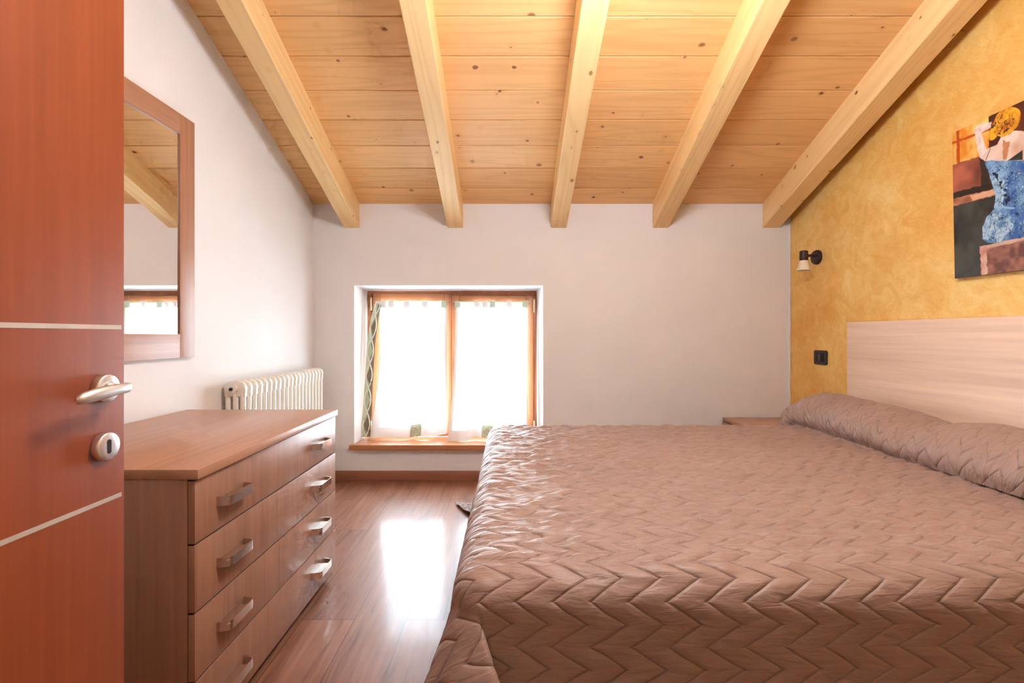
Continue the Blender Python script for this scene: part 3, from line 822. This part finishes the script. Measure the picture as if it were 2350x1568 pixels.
# ------------------------------------------------------------------ wall lamp
WLY, WLZ = 3.145, 1.560
wl = thing('wall_lamp', 'small dark bronze wall spotlight with a frosted glass shade on the golden wall', 'wall lamp', (XR, WLY, WLZ))
bm = bmesh.new(); add_lathe(bm, [(0.047, 0.0), (0.047, -0.012), (0.042, -0.022), (0.020, -0.026)], (XR, WLY, WLZ), 'X', 40)
wpart(obj('wall_plate', bm, M['black'], smooth=True), wl)
HX, HY = 1.905, 3.115
bm = bmesh.new(); add_tube(bm, [(XR-0.02, WLY, WLZ+0.008), (XR-0.045, WLY-0.004, WLZ+0.010), (HX+0.02, HY+0.004, WLZ+0.012)], 0.0055, 12)
add_lathe(bm, [(0.009, -0.012), (0.009, 0.012)], (XR-0.052, WLY-0.005, WLZ+0.0105), 'Y', 16)
wpart(obj('arm', bm, M['black'], smooth=True), wl)
bm = bmesh.new(); add_lathe(bm, [(0.016, 0.034), (0.023, 0.031), (0.025, 0.026), (0.025, -0.026), (0.023, -0.030)], (HX, HY, WLZ+0.004), 'Z', 32)
wpart(obj('lamp_holder', bm, M['black'], smooth=True), wl)
bm = bmesh.new(); add_lathe(bm, [(0.020, -0.0265), (0.025, -0.034), (0.031, -0.055), (0.037, -0.078), (0.042, -0.094), (0.0395, -0.094), (0.034, -0.078), (0.028, -0.055), (0.022, -0.034)], (HX, HY, WLZ+0.004), 'Z', 40, cap=False)
wpart(obj('lamp_shade', bm, M['opal'], smooth=True), wl)

# ------------------------------------------------------------------ light switch
sw = thing('light_switch', 'black rounded light switch plate on the golden wall beside the headboard', 'light switch', (XR, 3.11, 0.903))
bm = bmesh.new(); add_box(bm, XR-0.009, XR, 3.046, 3.174, 0.857, 0.950, 0.0)
es = [e for e in bm.edges if abs(e.verts[0].co.x-e.verts[1].co.x) > 0.005]; bmesh.ops.bevel(bm, geom=es, offset=0.014, segments=6, profile=0.5, affect='EDGES')
es = [e for e in bm.edges if all(v.co.x < XR-0.008 for v in e.verts)]; bmesh.ops.bevel(bm, geom=es, offset=0.003, segments=3, profile=0.5, affect='EDGES')
wpart(obj('switch_plate', bm, M['blackplastic'], smooth=True), sw)
bm = bmesh.new(); add_box(bm, XR-0.0135, XR-0.0085, 3.097, 3.123, 0.880, 0.928, 0.0015); wpart(obj('rocker', bm, plain('charcoal_plastic', srgb(66, 62, 60), 0.35), smooth=True), sw)
bm = bmesh.new(); add_box(bm, XR-0.0105, XR-0.0085, 3.070, 3.150, 0.876, 0.932, 0.001); wpart(obj('insert', bm, M['dark'], smooth=True), sw)

# ------------------------------------------------------------------ painting
pa = thing('painting', 'unframed painting of a seated woman in a blue dress, seen from behind', 'painting', (XR, 1.75, 1.63))
PX = 1.990
pm_ = NT('painted_canvas'); at = pm_.n('ShaderNodeVertexColor', layer_name='Col')
pn = pm_.noise(pm_.coords(), 120, 4); pm_.bump(pn, 0.35, 0.003); M['paint'] = pm_.set(at.outputs['Color'], 0.42, 0, 0.5)
def img2wall(zx, zy):
    px = 2150+zx/3.266; Yw = F*PX/(px-1172); return Yw, CAM_Z-((200+zy/3.266)-769)*Yw/F
py0, py1 = 1.30, 2.148; pz0, pz1 = 1.303, 1.954
nY, nZ = 640, 500
yy = np.linspace(py1, py0, nY)[:, None]*np.ones((1, nZ)); zz = np.ones((nY, 1))*np.linspace(pz1, pz0, nZ)[None, :]
C = np.zeros((nY, nZ, 4)); C[..., 3] = 1
def noise_(s, sx, sz): return vnoise(yy*sx, zz*sz, s)
def setc(mask, c, var=0.0, seed=1, sx=30, sz=30, c2=None):
    base = np.array(srgb(*c)[:3]); n = noise_(seed, sx, sz)*0.6+noise_(seed+1, sx*3, sz*3)*0.4
    if c2 is not None:
        k = np.clip(0.5+n*0.9, 0, 1)[..., None]; col = base*(1-k)+np.array(srgb(*c2)[:3])*k
    else: col = base*(1+var*n[..., None])
    C[mask, :3] = np.clip(col, 0, 1)[mask]
def poly(pts, wobble=0.0):
    q = np.array([img2wall(*p) for p in pts]); inside = np.zeros(yy.shape, bool); j = len(q)-1
    ya = yy+wobble*noise_(91, 70, 70); za = zz+wobble*noise_(92, 70, 70)
    for i in range(len(q)):
        yi, zi = q[i]; yj, zj = q[j]
        cond = ((zi > za) != (zj > za)) & (ya < (yj-yi)*(za-zi)/(zj-zi+1e-12)+yi); inside ^= cond; j = i
    return inside
def ell(cx, cy, rx, ry, wobble=0.003):
    c = img2wall(cx, cy); ey = abs(img2wall(cx+rx, cy)[0]-c[0]); ez = abs(img2wall(cx, cy+ry)[1]-c[1])
    return ((yy+wobble*noise_(93, 60, 60)-c[0])/ey)**2+((zz+wobble*noise_(94, 60, 60)-c[1])/ez)**2 < 1
setc(yy < 9, (30, 28, 26), c2=(74, 76, 68), seed=3, sx=14, sz=10)
wbig = 0.003
setc(poly([(100, 300), (430, 100), (430, 480), (340, 515), (100, 600)], wbig), (240, 150, 45), c2=(252, 226, 130), seed=7, sx=22, sz=14)
setc(poly([(165, 250), (188, 250), (190, 570), (167, 575)], 0.0015), (208, 84, 26), var=.2, seed=9)
setc(poly([(100, 424), (430, 302), (430, 320), (100, 443)], 0.0015), (208, 84, 26), var=.2, seed=9)
setc(poly([(408, 100), (1100, -300), (1400, 560), (410, 520)], wbig), (44, 20, 18), c2=(104, 48, 34), seed=11, sx=16, sz=9)
setc(poly([(100, 597), (340, 515), (430, 540), (440, 720), (120, 800)], wbig), (92, 44, 32), c2=(196, 110, 84), seed=13, sx=9, sz=9)
setc(poly([(330, 520), (430, 545), (445, 740), (350, 740)], 0.006), (50, 38, 30), var=.4, seed=15)
setc(poly([(100, 800), (440, 715), (445, 775), (100, 855)], wbig), (44, 30, 22), var=.4, seed=17)
setc(poly([(100, 845), (445, 765), (445, 812), (100, 905)], wbig), (150, 84, 58), c2=(206, 140, 106), seed=19, sx=12, sz=30)
setc(poly([(260, 815), (440, 765), (445, 805), (280, 850)], wbig), (226, 176, 138), var=.15, seed=20)
# red drape at far side (beyond the woman)
setc(poly([(900, 300), (1400, 250), (1400, 1400), (980, 1400)], 0.006), (70, 26, 22), c2=(140, 60, 44), seed=25, sx=12, sz=5)
skin, skin2 = (206, 146, 108), (246, 222, 206)
setc(poly([(297, 330), (318, 290), (360, 272), (432, 262), (425, 305), (352, 345)], 0.0015), (226, 190, 172), c2=(250, 236, 226), seed=31)
setc(poly([(300, 320), (352, 338), (372, 420), (398, 475), (368, 550), (335, 525), (315, 430)], 0.0015), (214, 176, 160), c2=(250, 238, 230), seed=33)
setc(poly([(342, 535), (400, 460), (470, 430), (500, 370), (560, 325), (660, 330), (760, 380), (860, 470), (800, 540), (560, 552), (380, 556)], 0.0015), skin, c2=skin2, seed=35, sx=14, sz=8)
setc(poly([(510, 400), (560, 410), (545, 540), (505, 545)], 0.004), (206, 140, 96), var=.15, seed=37)
setc(poly([(378, 552), (383, 552), (422, 458), (417, 458)], 0.0), (40, 34, 60))
setc(poly([(860, 470), (810, 300), (860, 260), (930, 480), (900, 560)], 0.002), (226, 190, 172), c2=(250, 236, 226), seed=39)
hair = ell(538, 262, 108, 102)|ell(440, 350, 40, 48)
setc(hair, (196, 104, 16), c2=(250, 186, 50), seed=41, sx=34, sz=26)
st_ = (np.abs(noise_(43, 85, 70)+0.6*noise_(44, 150, 130)) < 0.13)
setc(hair & st_ & (ell(515, 280, 88, 80)), (66, 30, 34))
dress = poly([(375, 562), (420, 550), (545, 552), (800, 540), (740, 600), (690, 720), (720, 880), (830, 980), (900, 1080), (860, 1150), (700, 1120), (540, 1150), (460, 1168), (380, 1165), (345, 1140), (350, 1050), (380, 980), (440, 910), (450, 820), (420, 700)], 0.002)
setc(dress, (48, 100, 170), c2=(136, 184, 222), seed=51, sx=20, sz=10)
setc(dress & ell(450, 1050, 120, 110, .01), (80, 134, 190), c2=(190, 220, 236), seed=53, sx=40, sz=30)
setc(dress & ell(470, 800, 50, 130, .01), (120, 168, 208), c2=(190, 220, 236), seed=54, sx=30, sz=20)
vein = np.abs(noise_(55, 75, 55)+0.5*noise_(56, 140, 110)) < 0.075
setc(dress & vein, (24, 44, 84))
vein2 = np.abs(noise_(57, 60, 48)+0.5*noise_(58, 120, 120)) < 0.025
setc(dress & vein2, (208, 226, 236))
crk = dress & poly([(410, 590), (450, 590), (560, 820), (600, 760), (540, 900), (470, 720)], 0.006) & (noise_(59, 90, 90) > -0.1)
setc(crk, (22, 30, 62))
setc(poly([(438, 890), (590, 900), (588, 915), (438, 905)], 0.001), (150, 190, 222))
setc(poly([(545, 552), (660, 470), (660, 545)], 0.0), (40, 50, 50))
setc(poly([(325, 1195), (660, 1122), (1100, 1020), (1150, 1500), (335, 1500)], 0.002), (112, 66, 58), c2=(196, 134, 112), seed=61, sx=20, sz=24)
setc(poly([(325, 1195), (660, 1122), (1100, 1020), (1100, 1045), (660, 1147), (345, 1218)], 0.002), (214, 176, 152), var=.15, seed=63)
setc(poly([(322, 1195), (372, 1185), (378, 1400), (337, 1410)], 0.003), (206, 140, 124), c2=(232, 190, 170), seed=65)
for _ in range(1):
    C[1:-1, 1:-1, :3] = (C[1:-1, 1:-1, :3]*3+C[:-2, 1:-1, :3]+C[2:, 1:-1, :3]+C[1:-1, :-2, :3]+C[1:-1, 2:, :3])/7
C[..., :3] *= 0.88
tilt = lambda z: 0.012*(z-pz0)/(pz1-pz0)
front = np.stack([PX-tilt(zz), yy, zz], -1)
wpart(grid_mesh('painted_surface', front, M['paint'], colors=C), pa)
bm = bmesh.new()
a = [bm.verts.new(p) for p in ((PX+.0004, py0, pz0), (PX+.0004, py1, pz0), (PX+.0004-0.012, py1, pz1), (PX+.0004-0.012, py0, pz1))]
b = [bm.verts.new(p) for p in ((XR-0.0005, py0, pz0), (XR-0.0005, py1, pz0), (XR-0.0005, py1, pz1), (XR-0.0005, py0, pz1))]
bm.faces.new(a); bm.faces.new(b)
for i in range(4): bm.faces.new((a[i], a[(i+1) % 4], b[(i+1) % 4], b[i]))
wpart(obj('canvas', bm, plain('canvas_edge', srgb(150, 120, 90), 0.8)), pa)

# ------------------------------------------------------------------ lights
w = bpy.data.worlds.new('sky'); S.world = w; w.use_nodes = True
bg = w.node_tree.nodes['Background']; bg.inputs[0].default_value = (0.93, 0.96, 1.0, 1); bg.inputs[1].default_value = 2.5

def area(name, loc, rot, sx, sy, power, color, spread=180, shape='RECTANGLE'):
    l = bpy.data.lights.new(name, 'AREA'); l.shape = shape; l.size = sx; l.size_y = sy; l.energy = power; l.color = color; l.spread = math.radians(spread)
    o = bpy.data.objects.new(name, l); COL.objects.link(o); o.location = loc; o.rotation_euler = rot; return o
# daylight through the window
area('window_daylight', (-0.45, 3.95, 0.90), (math.radians(-90), 0, 0), 1.6, 1.5, 290, (0.66, 0.86, 1.0))
# added fill light: an invented glowing globe over the bed, above the frame
def fill_pendant(x, y, z, r, strength, label):
    t = thing('added_fill_lamp', label, 'added fill lamp', (x, y, z))
    e = NT('fill_globe_glow'); e.b.inputs['Emission Color'].default_value = (0.90, 0.94, 1.0, 1); e.b.inputs['Emission Strength'].default_value = strength
    e.set((0.9, 0.9, 0.88, 1), 0.4)
    bm = bmesh.new(); bmesh.ops.create_uvsphere(bm, u_segments=32, v_segments=16, radius=r); obj('fill_globe', bm, e.m, t, smooth=True)
    bm = bmesh.new(); add_lathe(bm, [(0.03, r-0.005), (0.045, r+0.01), (0.03, r+0.05), (0.006, r+0.06)], (0, 0, 0), 'Z', 24); obj('lamp_holder', bm, M['black'], t, smooth=True)
    bm = bmesh.new(); add_tube(bm, [(0, 0, r+0.05), (0, 0, ceil_z(y)-z-0.001)], 0.005, 10); obj('stem', bm, M['black'], t, smooth=True)
fill_pendant(0.45, 1.20, 2.20, 0.20, 32.0, 'added round fill globe, invented to brighten the room, hung from the pine ceiling above the bed')

# ------------------------------------------------------------------ camera
cd = bpy.data.cameras.new('camera'); cam = bpy.data.objects.new('camera', cd); COL.objects.link(cam)
cd.sensor_fit = 'HORIZONTAL'; cd.sensor_width = 36.0; cd.lens = F/2350*36.0
cd.shift_x = 3/2350; cd.shift_y = -15/2350
cam.location = (0, 0, CAM_Z); cam.rotation_euler = (math.radians(90), 0, 0); cd.clip_start = 0.02
S.camera = cam
vs_ = S.view_settings; S.display_settings.display_device = 'sRGB'
vs_.view_transform = 'Standard'; vs_.look = 'None'; vs_.gamma = 1.0; vs_.exposure = 0.76; vs_.use_curve_mapping = False
S.cycles.use_denoising = True
S.cycles.max_bounces = 6; S.cycles.diffuse_bounces = 4; S.cycles.glossy_bounces = 3; S.cycles.transparent_max_bounces = 8
S.cycles.use_adaptive_sampling = True; S.cycles.adaptive_threshold = 0.12; S.cycles.adaptive_min_samples = 12
S.cycles.sample_clamp_indirect = 6.0
S.cycles.caustics_reflective = False; S.cycles.caustics_refractive = False
